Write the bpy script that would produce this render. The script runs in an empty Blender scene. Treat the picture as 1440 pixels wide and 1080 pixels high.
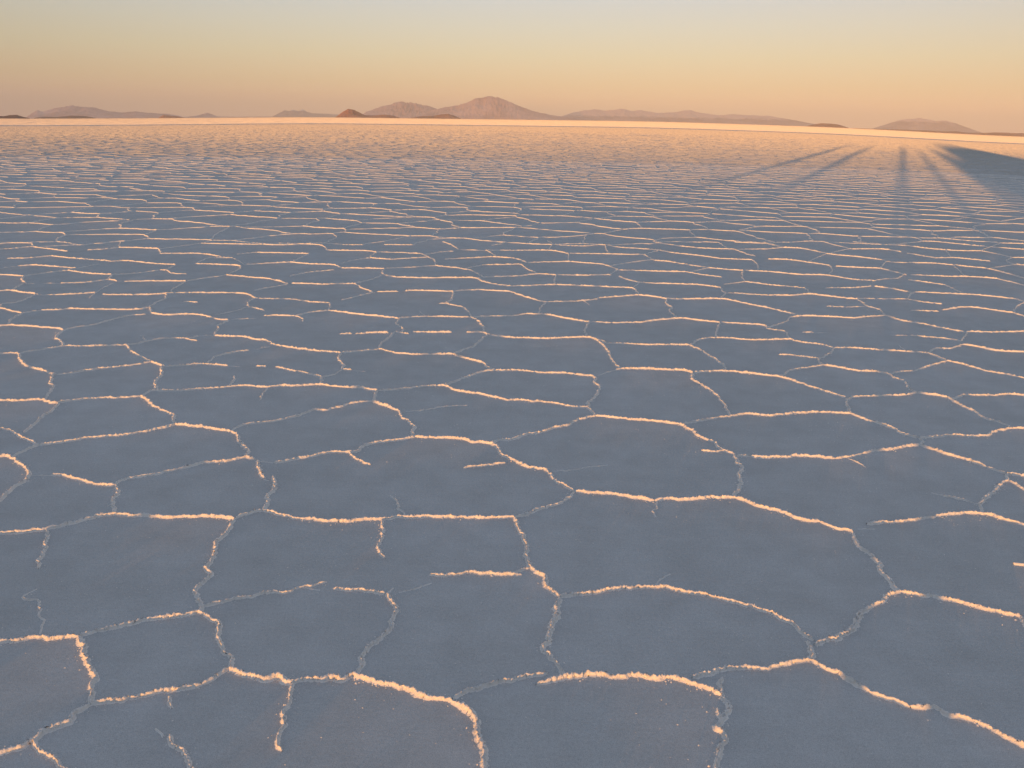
import bpy, bmesh, math
import numpy as np
from mathutils import Matrix, Vector
from mathutils.geometry import delaunay_2d_cdt

rng = np.random.default_rng(7)
scene = bpy.context.scene
col = scene.collection
PW, PH, FPX, H = 1440.0, 1080.0, 1200.0, 1.6

# ------------------------------------------------------------------ camera
PITCH = math.atan(366.0 / FPX); ROLL = math.atan(26.0 / 1440.0)
F_ = np.array([0, math.cos(PITCH), -math.sin(PITCH)])
r0 = np.array([1.0, 0, 0]); u0 = np.array([0, math.sin(PITCH), math.cos(PITCH)])
R_ = math.cos(ROLL) * r0 + math.sin(ROLL) * u0
U_ = -math.sin(ROLL) * r0 + math.cos(ROLL) * u0
cam_d = bpy.data.cameras.new('camera'); cam = bpy.data.objects.new('camera', cam_d); col.objects.link(cam)
M = Matrix(((R_[0], U_[0], -F_[0], 0), (R_[1], U_[1], -F_[1], 0), (R_[2], U_[2], -F_[2], H), (0, 0, 0, 1)))
cam.matrix_world = M
cam_d.sensor_width = 36; cam_d.lens = 36 * FPX / PW; cam_d.clip_start = 0.05; cam_d.clip_end = 300000
scene.camera = cam

def ray(px, py):
    px = np.asarray(px, float); py = np.asarray(py, float)
    d = F_ + ((px - 720) / FPX)[..., None] * R_ + ((540 - py) / FPX)[..., None] * U_
    return d / np.linalg.norm(d, axis=-1, keepdims=True)
def ground_at(px, py):
    d = ray(px, py); t = -H / d[..., 2]
    return d[..., :2] * t[..., None]
def project(x, y, z=0.0):
    p = np.stack([x, y, np.zeros_like(x) + z - H], -1)
    c = p @ F_; c = np.where(c < 0.05, np.nan, c)
    return 720 + FPX * (p @ R_) / c, 540 - FPX * (p @ U_) / c

# the flats are not quite level: gentle swell by bearing, starting some 40 m out
hx = np.array([-300, 0, 240, 440, 720, 920, 1170, 1440, 1700.0])
hd = np.array([5.0, 5.0, 0.7, -4.0, -5.5, -6.4, -3.0, 5.0, 5.0])
hr = ray(hx, 161 + 26 * hx / 1440)
h_az = np.arctan2(hr[:, 0], hr[:, 1]); h_el = -hd / FPX * 0.97
_t = np.linspace(h_az[0], h_az[-1], 400); _e = np.interp(_t, h_az, h_el)
_k = np.hanning(61); _k /= _k.sum()
_e = np.convolve(np.pad(_e, 30, mode='edge'), _k, 'valid')
def terrain(x, y):
    D = np.hypot(x, y); az = np.arctan2(x, y)
    e = np.interp(az, _t, _e)
    back = np.clip((np.abs(az) - 0.7) / 0.8, 0, 1); e = e * (1 - back)
    s = np.clip((D - 45) / 95, 0, 1); s = s * s * (3 - 2 * s)
    return D * e * s

# ------------------------------------------------------------------ helpers
def mesh_obj(name, V, Fc, mat, parent=None, smooth=True, label=None, cat=None, kind=None, group=None):
    me = bpy.data.meshes.new(name)
    V = np.asarray(V, np.float32)
    if isinstance(Fc, np.ndarray):
        k = Fc.shape[1]; n = len(Fc)
        me.vertices.add(len(V)); me.vertices.foreach_set('co', V.ravel())
        me.loops.add(n * k); me.loops.foreach_set('vertex_index', Fc.astype(np.int32).ravel())
        me.polygons.add(n); me.polygons.foreach_set('loop_start', np.arange(0, n * k, k, dtype=np.int32))
        me.polygons.foreach_set('loop_total', np.full(n, k, np.int32))
        me.update(calc_edges=True); me.validate()
    else:
        me.from_pydata([tuple(v) for v in V], [], Fc); me.update()
    me.polygons.foreach_set('use_smooth', np.full(len(me.polygons), bool(smooth)))
    if mat: me.materials.append(mat)
    o = bpy.data.objects.new(name, me); col.objects.link(o)
    if parent: o.parent = parent
    tag(o, label, cat, kind, group); return o
def tag(o, label=None, cat=None, kind=None, group=None):
    for k, v in (('label', label), ('category', cat), ('kind', kind), ('group', group)):
        if v: o[k] = v
def empty(name, loc, rz=0, label=None, category=None, group=None):
    o = bpy.data.objects.new(name, None); col.objects.link(o); o.location = loc; o.rotation_euler = (0, 0, rz); tag(o, label, category, None, group); return o

def new_mat(name):
    m = bpy.data.materials.new(name); m.use_nodes = True
    nt = m.node_tree; b = nt.nodes['Principled BSDF']
    return m, nt, b
def N(nt, t, **k):
    n = nt.nodes.new(t)
    for a, v in k.items():
        if a.startswith('i_'): n.inputs[a[2:].replace('_', ' ')].default_value = v
        else: setattr(n, a, v)
    return n
def noise(nt, vec, scale, detail=4, rough=0.6):
    n = N(nt, 'ShaderNodeTexNoise'); n.inputs['Scale'].default_value = scale
    n.inputs['Detail'].default_value = detail; n.inputs['Roughness'].default_value = rough
    nt.links.new(vec, n.inputs['Vector']); return n
def ramp(nt, fac, stops):
    r = N(nt, 'ShaderNodeValToRGB'); e = r.color_ramp.elements
    while len(e) < len(stops): e.new(0.5)
    for i, (p, c) in enumerate(stops): e[i].position = p; e[i].color = (*c, 1)
    nt.links.new(fac, r.inputs['Fac']); return r
def simple(name, c, rough=0.6, metal=0.0, var=0.15, scale=12):
    m, nt, b = new_mat(name)
    g = N(nt, 'ShaderNodeNewGeometry'); n = noise(nt, g.outputs['Position'], scale)
    r = ramp(nt, n.outputs['Fac'], [(0.3, [v * (1 - var) for v in c]), (0.7, [min(1, v * (1 + var)) for v in c])])
    nt.links.new(r.outputs['Color'], b.inputs['Base Color'])
    b.inputs['Roughness'].default_value = rough; b.inputs['Metallic'].default_value = metal
    return m

# salt plates: dull grey-white crust with faint dusty patches, wind-drawn streaks and grain
def salt_ground():
    m, nt, b = new_mat('salt_crust'); L = nt.links
    g = N(nt, 'ShaderNodeNewGeometry'); P = g.outputs['Position']
    big = noise(nt, P, 0.55, 5, 0.55); mid = noise(nt, P, 5.0, 6, 0.65); fine = noise(nt, P, 90.0, 5, 0.7); grain = noise(nt, P, 330.0, 3, 0.75)
    mp = N(nt, 'ShaderNodeMapping'); L.new(P, mp.inputs['Vector'])
    mp.inputs['Rotation'].default_value = (0, 0, math.radians(12)); mp.inputs['Scale'].default_value = (0.12, 1.0, 1)
    st = noise(nt, mp.outputs['Vector'], 45.0, 5, 0.7)
    c1 = ramp(nt, big.outputs['Fac'], [(0.3, (0.70, 0.695, 0.67)), (0.7, (0.775, 0.77, 0.75))])
    c2 = ramp(nt, mid.outputs['Fac'], [(0.25, (0.84, 0.83, 0.82)), (0.75, (1, 1, 1))])
    c3 = ramp(nt, st.outputs['Fac'], [(0.3, (0.95, 0.95, 0.95)), (0.7, (1, 1, 1))])
    c5 = ramp(nt, grain.outputs['Fac'], [(0.3, (0.62, 0.62, 0.62)), (0.58, (1, 1, 1))])
    c4 = ramp(nt, fine.outputs['Fac'], [(0.3, (0.82, 0.82, 0.82)), (0.72, (1, 1, 1))])
    cur = c1.outputs['Color']
    for c in (c2, c3, c4, c5):
        x = N(nt, 'ShaderNodeMix', data_type='RGBA', blend_type='MULTIPLY'); x.inputs[0].default_value = 1
        L.new(cur, x.inputs[6]); L.new(c.outputs['Color'], x.inputs[7]); cur = x.outputs[2]
    L.new(cur, b.inputs['Base Color'])
    b.inputs['Roughness'].default_value = 0.9; b.inputs['Specular IOR Level'].default_value = 0.2
    b1 = N(nt, 'ShaderNodeBump'); b1.inputs['Strength'].default_value = 1.0; b1.inputs['Distance'].default_value = 0.004
    L.new(fine.outputs['Fac'], b1.inputs['Height'])
    b2 = N(nt, 'ShaderNodeBump'); b2.inputs['Strength'].default_value = 0.25; b2.inputs['Distance'].default_value = 0.006
    L.new(mid.outputs['Fac'], b2.inputs['Height']); L.new(b1.outputs['Normal'], b2.inputs['Normal'])
    L.new(b2.outputs['Normal'], b.inputs['Normal'])
    return m
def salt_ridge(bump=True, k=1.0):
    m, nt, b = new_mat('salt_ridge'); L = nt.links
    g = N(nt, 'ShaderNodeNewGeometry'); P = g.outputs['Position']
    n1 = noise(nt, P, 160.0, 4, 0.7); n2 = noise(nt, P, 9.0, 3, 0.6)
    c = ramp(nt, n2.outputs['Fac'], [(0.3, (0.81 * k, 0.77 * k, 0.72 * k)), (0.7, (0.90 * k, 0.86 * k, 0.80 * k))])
    L.new(c.outputs['Color'], b.inputs['Base Color']); b.inputs['Roughness'].default_value = 0.8
    b.inputs['Specular IOR Level'].default_value = 0.3
    if not bump: return m
    tr = N(nt, 'ShaderNodeBsdfTranslucent'); tr.inputs[0].default_value = (0.95, 0.92, 0.88, 1); mxs = N(nt, 'ShaderNodeMixShader'); mxs.inputs[0].default_value = 0.04
    L.new(b.outputs[0], mxs.inputs[1]); L.new(tr.outputs[0], mxs.inputs[2]); L.new(mxs.outputs[0], nt.nodes['Material Output'].inputs['Surface'])
    bp = N(nt, 'ShaderNodeBump'); bp.inputs['Strength'].default_value = 1.0; bp.inputs['Distance'].default_value = 0.003
    L.new(n1.outputs['Fac'], bp.inputs['Height']); L.new(bp.outputs['Normal'], b.inputs['Normal'])
    return m
MG, MR, MF, MO = salt_ground(), salt_ridge(), salt_ridge(False, 0.68), salt_ridge(False, 0.80)  # the farther copies are darkened in colour to lower their sunlit brightness

# ------------------------------------------------------------------ ground sheet
def build_ground():
    nr, na = 420, 720
    rad = np.concatenate([[0.0], np.geomspace(0.25, 90000, nr)])
    azf = np.linspace(-0.75, 0.75, 480); azb = np.linspace(0.75, 2 * math.pi - 0.75, 122)[1:-1]
    az = np.concatenate([azf, azb]); na = len(az)
    A, Rr = np.meshgrid(az, rad[1:]); An = np.abs((A + math.pi) % (2 * math.pi) - math.pi); fr = np.clip((An - 0.9) / 0.5, 0, 1)
    far = 58000 * (1 - fr) + 2600 * fr; Rr = 0.25 * (far / 0.25) ** (np.log(Rr / 0.25) / math.log(90000 / 0.25))
    X = Rr * np.sin(A); Y = Rr * np.cos(A)
    Z = terrain(X, Y)
    V = np.concatenate([[[0, 0, 0]], np.stack([X, Y, Z], -1).reshape(-1, 3)])
    i = np.arange(nr - 1)[:, None] * na; j = np.arange(na)[None, :]; j2 = (j + 1) % na
    Q = np.stack([1 + i + j, 1 + i + na + j, 1 + i + na + j2, 1 + i + j2], -1).reshape(-1, 4)
    T = np.stack([np.zeros(na, int), 1 + j[0], 1 + j2[0], 1 + j2[0]], -1)
    Fc = [tuple(int(v) for v in q) for q in ()]
    me_f = Q
    o = mesh_obj('ground', V, me_f, MG, kind='structure', label='flat grey-white salt crust reaching the horizon, split into polygon plates')
    # close the small hole at the camera's foot
    bm = bmesh.new(); bm.from_mesh(o.data)
    bm.verts.ensure_lookup_table()
    for k in range(na):
        try: bm.faces.new((bm.verts[0], bm.verts[1 + k], bm.verts[1 + (k + 1) % na]))
        except ValueError: pass
    bm.normal_update()
    for f in bm.faces: f.smooth = True
    if sum(f.normal.z for f in list(bm.faces)[:50]) < 0: bmesh.ops.reverse_faces(bm, faces=bm.faces)
    bm.to_mesh(o.data); bm.free()
build_ground()

# ------------------------------------------------------------------ ridge network read off the plates nearest the camera
# tile origin x, y, scale; then weight: points
TR = """
@0 720 3
1:-20,88 40,88 190,74 300,50 380,26 470,12 600,16 700,22 820,20 900,18 990,30
.6:990,30 1030,10 1080,-2 1110,-4
1:1110,-4 1160,4 1240,26 1300,34 1420,40 1440,40 1590,34 1700,22 1940,24 2170,22
.5:195,80 203,105 185,140 188,165 168,195 162,240
.25:155,325 108,350 120,370 158,375 168,400 165,425 182,450 180,480 165,518
.8:990,30 950,95 905,155 898,205 865,240 885,265 850,300 820,340 845,385 845,420
.45:860,400 950,378 1060,355 1130,340 1210,340 1280,320 1380,295
.3:1280,320 1350,330
.9:-20,550 60,545 160,532 250,530 330,525
.75:330,520 450,495 520,482 610,460 720,445 790,435 830,425 860,430
1:860,430 910,470 930,530 940,580 975,610 975,655 965,660
1:330,525 350,560 350,600 370,640 395,700 385,770 380,815
.9:380,815 320,850 290,890 240,915 190,935 150,960 90,990 20,1012 -30,1030
1:385,812 450,800 560,785 650,762 760,752 850,735
.6:850,730 920,690 965,660
1.3:965,660 1040,690 1110,700 1170,705 1230,718 1330,712 1440,706 1480,692 1540,708 1640,730 1730,745 1790,780 1870,795 1930,815 1985,855 2015,890 2015,940 2030,1000 2040,1060 2040,1100
.4:712,775 725,830
.3:655,915 690,950
.5:715,940 735,985 775,1015 795,1060 825,1100
.5:1232,720 1220,800 1205,850 1185,920 1170,980 1190,1010
.35:150,970 160,1010 230,1040 260,1075 300,1095
@480 720 3
.5:172,40 178,80 155,140 162,170 185,195
.6:-35,325 80,332 165,343 190,345
.2:190,340 220,320
.2:240,340 310,322 380,300
.7:190,345 225,390 235,420 205,490 165,540 110,575 85,610 85,640 60,688
.8:370,266 440,270 540,255 600,260 680,268 760,266
.4:700,255 800,238
1:730,22 750,80 775,120 785,170 795,220 800,235 850,275 880,330 920,360
1:920,360 920,400 905,440 880,500 875,550 860,575 895,620 925,660 938,690
.7:920,355 980,355 1060,342 1150,328 1200,322 1350,322 1440,336 1560,358 1640,375 1730,400 1810,430 1880,465 1940,510 1995,545
.8:470,790 530,755 610,730 700,715 790,698 870,682
1.1:820,730 880,715 950,695 1050,688 1180,700 1260,690 1330,702 1440,711 1500,730 1560,755 1600,775
.4:730,20 790,12 830,0
.25:1328,310 1345,285 1388,262
@960 720 3
.6:580,42 640,68 700,78 720,90
1:720,90 740,140 790,180 830,230 850,265 880,295 895,325 920,338
.9:920,338 860,350 840,380 790,405 740,450 720,495 660,525 600,550 555,562
1.1:920,338 1000,350 1120,370 1220,395 1300,415 1370,432 1420,445 1440,475 1460,500
.8:525,548 545,580 540,625
1:540,625 470,635 400,652 330,660 250,658 180,668 110,680 40,700
.6:168,700 150,740 165,780 185,820 175,870 150,910 175,950 155,1000 150,1050 135,1090
.8:145,830 155,860 175,885
1.1:540,628 590,655 650,682 720,720 790,762
.6:790,762 860,785 930,815 960,825
1.2:960,825 1060,830 1130,860 1220,885 1300,920 1400,970 1460,1000
.9:775,52 860,46 960,38 1060,22 1150,8 1280,8 1350,30 1470,66
.3:740,72 810,72
@0 540 4
1:-10,92 100,95 220,88 270,100 290,108 330,105
.7:330,105 300,145 230,190 190,235 130,275
1.1:340,92 400,95
.8:400,95 500,85 600,80 650,80 720,76 790,70
1:790,70 830,90 850,115 900,145 970,175 985,225
.5:800,60 840,42 880,38
.8:870,-10 880,38
.6:880,42 1000,38 1100,32 1240,22 1370,10 1440,15
.4:-10,250 50,260 95,285
.8:95,285 150,315 220,345
.4:220,345 150,370 70,400
.75:220,345 330,330 500,305 640,292 780,275 860,258 940,242 985,230
1.1:985,228 1050,235 1150,245 1230,258 1300,268
.8:1300,268 1340,290 1345,325 1390,370 1395,410 1440,428
.35:1300,250 1360,232 1440,222
1.1:-10,410 50,408 110,440 150,480 158,515 150,540
.8:150,540 90,580 50,610 10,650 -10,665
.3:170,515 290,518
1:290,515 350,515 430,535 500,558 580,570 640,575
.5:650,570 665,550 750,530 850,515 1000,480
.8:1000,480 1070,465 1150,442 1250,438 1330,425 1390,422
.6:650,570 670,605 635,650 640,690 630,735
@360 540 4
1:0,15 60,18 150,12 250,10 350,5 420,12
.7:420,12 530,20
1.1:530,20 600,22 640,32 690,35
.3:70,28 35,60 25,90
.35:690,38 820,30 930,15 1020,12
.9:1020,10 1070,12 1120,35 1180,48 1280,62 1400,88 1440,88 1540,95 1640,105 1720,115 1790,132 1860,142
.7:680,38 660,98
1.1:660,98 720,122 800,150
.9:800,150 830,190 870,225 885,250 875,270 895,295
.35:0,220 80,215 160,200
.8:160,198 250,175 320,150 400,145 470,130 520,112
.4:520,112 600,100 660,100
.25:840,155 950,148 1050,128 1190,120
.9:895,297 840,310 720,325 640,340 600,350 580,378 500,385 400,388 320,405 200,430 100,445
.3:100,445 30,435 0,428
1:5,430 20,480 45,535
.3:45,535 75,545
.8:95,520 112,560 100,600 70,640 55,690 35,705
.35:525,400 580,432 645,455
1.1:895,297 960,302 1090,305 1170,310 1220,325 1310,335 1360,360 1385,400 1440,423 1500,455 1560,475 1640,490 1680,540 1740,575 1790,605
.5:1165,475 1210,465 1300,460 1400,445
.25:755,625 795,665 790,690 830,720 845,745
.8:1320,330 1360,320 1440,312 1520,288 1610,272 1670,250 1760,230 1820,200 1910,180
@720 540 4
.9:460,-5 490,15 485,50 440,100 425,130 470,175
1:470,180 580,190 680,200 800,210 940,225
.45:945,225 1050,210 1160,190
.8:1160,190 1220,182 1340,170 1440,178 1520,172 1640,162 1730,160
.6:1060,0 1110,30 1160,75 1200,130 1225,178
1:940,225 1010,262 1050,295 1140,330
.7:1140,330 1180,370 1250,395
.4:1065,375 1130,382 1190,378
.9:1250,395 1270,440 1290,475 1280,530 1290,565 1265,600 1245,635
.4:1270,400 1340,408
1:1340,408 1440,416 1520,412 1600,405 1720,412 1820,420
.2:230,490 330,485 420,470 540,455
.6:350,615 300,655 240,685 150,708 90,728 30,745
1.2:350,605 430,612 550,620 680,640 800,660
1:800,658 870,645 950,652 1050,645 1160,640 1260,642
1.1:1260,642 1320,660 1380,685 1440,702 1500,712 1560,735 1630,765 1730,774
.3:815,660 820,690 800,715 808,750
@1080 540 4
.6:290,160 460,168
.9:140,-8 220,10 300,35 380,60 440,80
.7:440,80 450,130 465,168
.5:450,90 490,72 580,72
.8:580,70 700,65
.5:700,65 780,65
1:780,62 840,52 930,62 1010,75
.5:770,-15 800,30 835,50
.8:1010,75 1080,120 1160,155 1220,195 1280,210
.4:1280,210 1340,232 1370,245
.7:1040,75 1100,65 1220,65 1360,58 1440,65 1460,66
.45:465,170 540,200 600,215
.9:600,215 700,250 760,285 850,305
.4:850,305 870,325 855,345
.7:850,300 950,297 1050,290 1160,298 1230,290 1280,268 1360,250 1460,250
.4:380,420 440,412 530,395
.9:530,392 600,375 700,365 780,352 855,345
.25:440,420 500,440 550,468
1:855,345 940,372 1020,400 1110,425 1180,448 1230,470
.5:1230,470 1340,505
1:1340,505 1400,512 1460,515
.8:1355,545 1310,560 1270,605 1220,645 1185,680
.4:1340,505 1355,545
.4:1360,560 1450,600
.5:1185,680 1205,700 1200,720
.3:920,612 1000,635 1080,650 1180,670
@0 420 4
1:-10,58 60,70 125,82
.5:125,82 60,120 55,145
.5:130,80 230,68
.8:230,68 330,65 400,58 580,62 760,62 840,50
1:-10,155 50,150 110,153 230,160 320,168 360,178
.9:360,178 315,215 345,240 355,265
.5:360,178 430,162 520,150 600,128 700,102 820,88
.9:840,45 850,78
1:850,80 930,92 1050,88 1150,95 1220,115 1290,120
.3:1290,120 1440,112
.6:1290,120 1225,155 1230,170 1205,205
1:1205,208 1280,212 1370,215 1440,230 1490,235 1540,260 1600,270 1690,282 1820,298 1920,305
.3:1200,205 1120,210
.5:1120,210 1050,225 930,225 830,240 760,255 700,260
.8:1040,235 1110,238
.3:790,205 825,235
1:690,262 580,265 470,270 360,266
.7:360,268 250,285 190,295 110,305
.8:110,308 -10,312
.7:710,262 740,295 790,325 850,350
.9:100,310 120,350 160,385 230,400 290,422 320,428
.65:320,428 400,420 460,408 550,398 680,382 780,370 850,360
1:850,355 930,380
.4:930,382 1040,378
.9:1040,376 1140,370 1280,378
.3:1280,378 1350,382
.4:1160,355 1210,330 1300,305 1400,292
.9:910,385 900,440 870,470 885,515
.6:300,430 285,470 300,500 250,565
.5:840,45 880,22 930,0
.4:1290,485 1320,435
.5:1430,10 1395,20 1400,45 1440,55 1490,70
.25:1395,50 1300,75 1210,90
@360 420 4
.9:-10,0 100,3 200,5
.5:200,5 300,18 400,22
.6:420,20 415,45 405,68
1:405,70 480,75 570,88 680,98 800,110
.8:45,97 130,95 220,98
.6:220,98 270,85 340,75 405,68
.4:220,98 260,110 265,130
.7:800,112 900,105 1050,102 1200,106
.5:1200,106 1300,102 1440,98 1520,88 1620,85
.5:810,112 792,140 825,165 825,185
.5:775,185 740,225 705,250 685,285
1.1:470,202 540,200
1.3:560,200 650,193 745,193
.9:780,188 860,200
1.3:880,188 960,190 1100,190
1:1185,190 1270,190
.4:1075,28 1030,28
.8:1100,5 1075,28 1160,48 1195,75 1210,105
.7:1210,110 1260,135 1280,165 1275,190
1:1275,190 1320,210
1.1:1320,208 1380,215 1440,220 1640,225 1740,220 1870,218 1930,235 1970,250
.5:1300,212 1250,245 1220,272 1150,295 1110,312
.8:480,305 600,295 690,288 730,292 780,305 860,312 930,315 1020,312 1110,312
.8:480,305 465,340 490,375 485,400
1:485,400 540,405
.2:540,405 620,410
.4:485,403 430,430 370,442
.7:370,442 365,480
.6:110,385 180,400 260,415 370,440
.4:0,380 60,385
.9:1110,312 1170,335 1270,360 1300,385 1345,405
.8:1345,408 1270,415 1190,440 1110,470 1040,488
1:1345,405 1440,407 1510,408 1620,418 1750,420
.3:80,270 0,288
.2:920,70 955,98
@720 420 4
1:180,88 250,100 350,120 440,130
.6:440,132 560,138
.9:560,138 700,135 760,128 850,118 960,108
.4:195,22 160,50 150,80
.8:110,0 190,20 250,18 370,15 470,5 480,0
.25:400,10 440,38
1:860,2 920,5 1050,2 1180,2 1260,15 1350,35 1440,52 1480,62 1560,82 1630,95
.6:870,10 870,30 900,50 885,70 930,100
1:960,110 1050,122 1170,135
.9:1170,135 1300,142 1410,150 1440,170 1540,188
.5:1170,138 1150,185 1150,215
.7:1000,262 1060,230 1140,222 1220,218
.35:1220,222 1320,232 1440,232
.8:530,252 650,256 760,260 880,260 1000,262
.5:435,140 410,175 420,210
.8:475,240 520,270 550,310 560,345 610,385
.8:1000,262 1070,295 1100,320 1150,345 1190,380 1200,405
.2:480,432 580,405
1.1:580,403 630,395 740,395 850,400 970,405 1020,415
1:1020,418 1100,412 1220,410 1340,420 1440,434 1500,438 1600,465
.8:1015,420 1020,455 1060,480
.8:310,420 400,430 460,440 460,480
@1080 420 4
.6:190,97 130,105 90,135 0,152
1:190,98 300,100 400,105 480,110 550,105
.5:550,102 660,97
.7:500,5 560,45
.4:560,45 630,65 660,92
1:660,95 760,125 880,145 1000,172 1110,190
.9:1110,190 1145,188 1250,190 1350,188 1460,183
.7:1120,195 1085,240
.55:800,207 900,218 1000,228 1085,240
.2:690,205 800,207
.6:915,300 930,285 1030,282 1085,260
1:1095,258 1170,270 1270,290 1350,298 1460,303
.5:1375,290 1450,300
.4:100,188 120,225
.8:0,232 110,228 150,238
.7:150,238 230,252 320,262
.4:320,262 370,280
.6:190,192 255,192
.2:255,192 330,192
.5:370,280 440,278
1:440,276 540,280
.6:540,282 630,290
1:630,290 720,293
.5:720,293 780,298
1:780,298 900,310 1000,348
.7:1000,348 1120,375 1220,405 1330,425 1400,440
.4:1400,440 1460,452
.3:735,262 780,290
.5:370,280 345,310 290,340 300,365 315,375
.5:60,315 150,322 285,340
1:315,375 420,392 520,408 600,410 680,425
.8:315,375 230,388 130,403 90,428 60,435
.35:680,420 750,412 820,408
.8:820,408 920,375
.5:920,375 1010,350
.6:680,425 720,450 770,465
.45:800,68 960,72
.9:980,65 1100,48 1200,55 1300,70 1380,80
.4:1380,80 1440,100
.4:1440,30 1400,45 1380,75
.5:330,45 430,48
.3:430,48 560,52
.6:790,5 870,20 980,32
@0 340 4
.8:-10,5 180,8
.5:180,8 190,28
.7:-10,45 80,38 180,32
1:190,30 290,42 380,55
.5:220,5 310,2
.8:490,48 590,42 665,32
1:665,32 780,35 890,40
.8:895,40 905,65
1:905,68 1130,68 1275,76
.5:680,0 668,30
.4:905,38 1040,22 1130,12
.8:1130,10 1440,12
.6:40,95 150,92 290,78
1:290,80 420,95 560,105 630,115
.9:630,112 720,108 850,122 990,130
.3:0,150 100,138
.7:100,138 200,132 300,140 430,148
.3:430,150 560,125
.8:-10,185 130,192
.7:135,192 125,215 150,235
.5:150,238 200,238
.6:150,185 230,180 380,162
.9:380,162 500,178 630,185
.9:630,185 612,212
1:612,212 660,222
.8:340,235 480,230 612,215
.3:240,235 340,235
.4:640,190 750,180 900,160
.7:900,160 940,162 970,178 1050,183
.35:990,130 930,158
.8:700,225 850,222 1050,222
.4:1050,222 1110,212 1200,200 1260,190
.4:1050,225 970,270 970,290
.3:640,232 560,270 500,320
1:-10,278 60,275 130,285 190,292 215,300
.6:220,302 350,298 470,293
.9:470,292 550,298
.6:575,298 750,302
1:750,300 840,298 980,290
.9:980,290 1150,288 1370,292 1440,318
.4:60,272 130,240
.4:200,305 100,340 20,350 0,365 -10,370
.4:930,320 935,300
.9:1100,125 1200,128 1340,135 1355,148
.5:1355,150 1290,180 1260,190
.4:1100,125 1160,95 1215,90
.7:1215,92 1310,92
.3:1310,92 1380,118
1:1270,192 1440,203 1500,207 1570,222 1625,235
.4:1330,72 1430,62 1440,50
.5:1380,130 1440,128
.4:1025,340 1115,342
@360 340 4
1:-10,15 40,18
.9:40,15 200,12 350,18 385,30 400,48
1:400,48 520,50 630,52 680,62
.9:-10,62 150,63 300,65
.4:300,68 250,90 200,110
.8:0,128 100,120 190,115
1:190,115 300,125 430,130 480,148
.9:480,148 600,150 725,152
.7:725,152 710,175 725,190
.5:480,122 550,105 630,98
.9:640,92 760,98
.6:760,100 960,104
.6:680,60 650,78 645,92
.8:690,60 800,62 930,68
.7:930,68 975,90 1005,105 1015,130
.35:740,150 870,145 1010,135
.6:190,195 290,175 440,158
1:200,235 300,237 370,240
.5:370,240 550,238
.5:-10,275 60,262 180,240
.35:550,235 640,215 710,195
.7:550,235 600,262 660,278
.4:660,285 570,308 480,330
1:725,190 800,200 950,204 1100,203 1230,205 1270,222 1340,240 1430,255
.4:680,282 800,280
.9:840,278 900,275 1110,280
.7:1110,275 1250,272 1415,270
.6:1110,280 1103,322
.9:1020,135 1150,150
.6:1150,150 1215,165 1270,195
.7:1280,200 1380,198 1440,195
.4:1170,145 1270,135
.7:1270,132 1440,128
.5:950,62 1050,58 1110,55
.7:1050,0 1100,18 1140,40
.3:1140,45 1290,48
.7:1290,50 1440,50
.6:1300,52 1360,80
.6:1060,100 1200,92 1330,85
1:1330,85 1440,92
.6:720,18 880,18
.5:500,18 600,18
@720 340 4
.6:0,50 160,48
1:160,48 240,52 320,68
.8:320,68 480,68 640,72 740,72
.5:200,-5 225,15 200,40
.35:230,22 400,25 510,20
.9:480,0 530,20 600,32 720,40 830,45
.5:525,22 530,45 548,62
.5:740,68 830,50
.8:740,72 800,105
1:830,48 900,62 1050,78 1170,92
.9:1170,95 1350,102
.6:1350,102 1380,128 1385,145
.9:800,105 880,112 960,125 1050,140 1150,152 1300,162
.8:1300,162 1440,165
.4:550,122 700,112 790,108
.9:0,92 50,105 85,120
.7:85,120 200,115 330,112
1:330,112 420,120 520,130 600,158
.4:320,70 315,105
.8:610,160 750,165 970,168
.7:1000,162 1110,155
.6:600,160 570,172 548,190
.6:0,128 50,128 90,158 150,180
.7:30,185 150,182 250,188
.6:250,188 400,190 560,192
.6:0,195 40,195
.5:250,188 240,215 240,235
.8:0,252 100,248 250,242
.9:250,242 400,248 550,255 670,262 705,285 712,300
.4:680,250 720,232
.9:600,195 650,215 720,230
.9:720,232 850,236 1040,242 1180,258
.8:1175,258 1185,280 1210,290
.9:1210,290 1300,295 1440,300
.6:1170,315 1205,292
.8:712,300 600,308 480,318
.8:-10,280 60,305 110,320
1.1:712,300 800,310 870,322
.7:870,322 1000,322 1170,318
.4:980,170 1060,185 1180,200
.5:1300,165 1295,200 1310,225
.4:1190,242 1310,228
.9:1310,225 1440,240
.8:940,30 1090,38 1240,40
.6:790,0 940,25
.5:1160,5 1220,35
.8:1250,42 1320,70 1370,82
.8:1260,40 1440,42
.7:1250,3 1440,8
@1080 340 4
.7:-10,8 85,32
.6:-10,42 85,35
1:85,33 200,40 350,70 500,85 640,102
.4:640,102 690,115 780,118
1:790,118 950,122
.9:950,122 1100,138 1250,155 1450,194
.7:310,0 380,20 470,42
.5:340,48 460,45
.9:470,42 640,42 750,58
.7:480,0 650,15
.6:660,18 780,22
.9:780,22 900,38 1050,50 1200,50
.7:1200,52 1300,72 1375,85
.7:780,65 925,92
.9:940,92 1060,92 1250,110
.8:950,0 1190,25
.6:1190,25 1450,45
.8:1310,8 1450,12
.4:1310,8 1190,50
.7:1370,90 1450,90
.5:1370,90 1340,110 1400,128 1450,132
.4:1400,130 1230,152
.4:220,105 330,75
1:0,98 120,102 240,118 350,132
1:380,138 500,145 630,150
.5:630,150 665,118
.7:630,150 710,170 780,188
.5:350,135 360,160 340,180
1:0,168 180,185 320,188 430,205 500,215 600,220
.5:600,220 650,212 730,205 760,185
1:800,188 1000,195 1150,198 1290,208
.6:1290,208 1450,248
.5:1000,55 1030,85
.5:1040,145 1110,188
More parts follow.
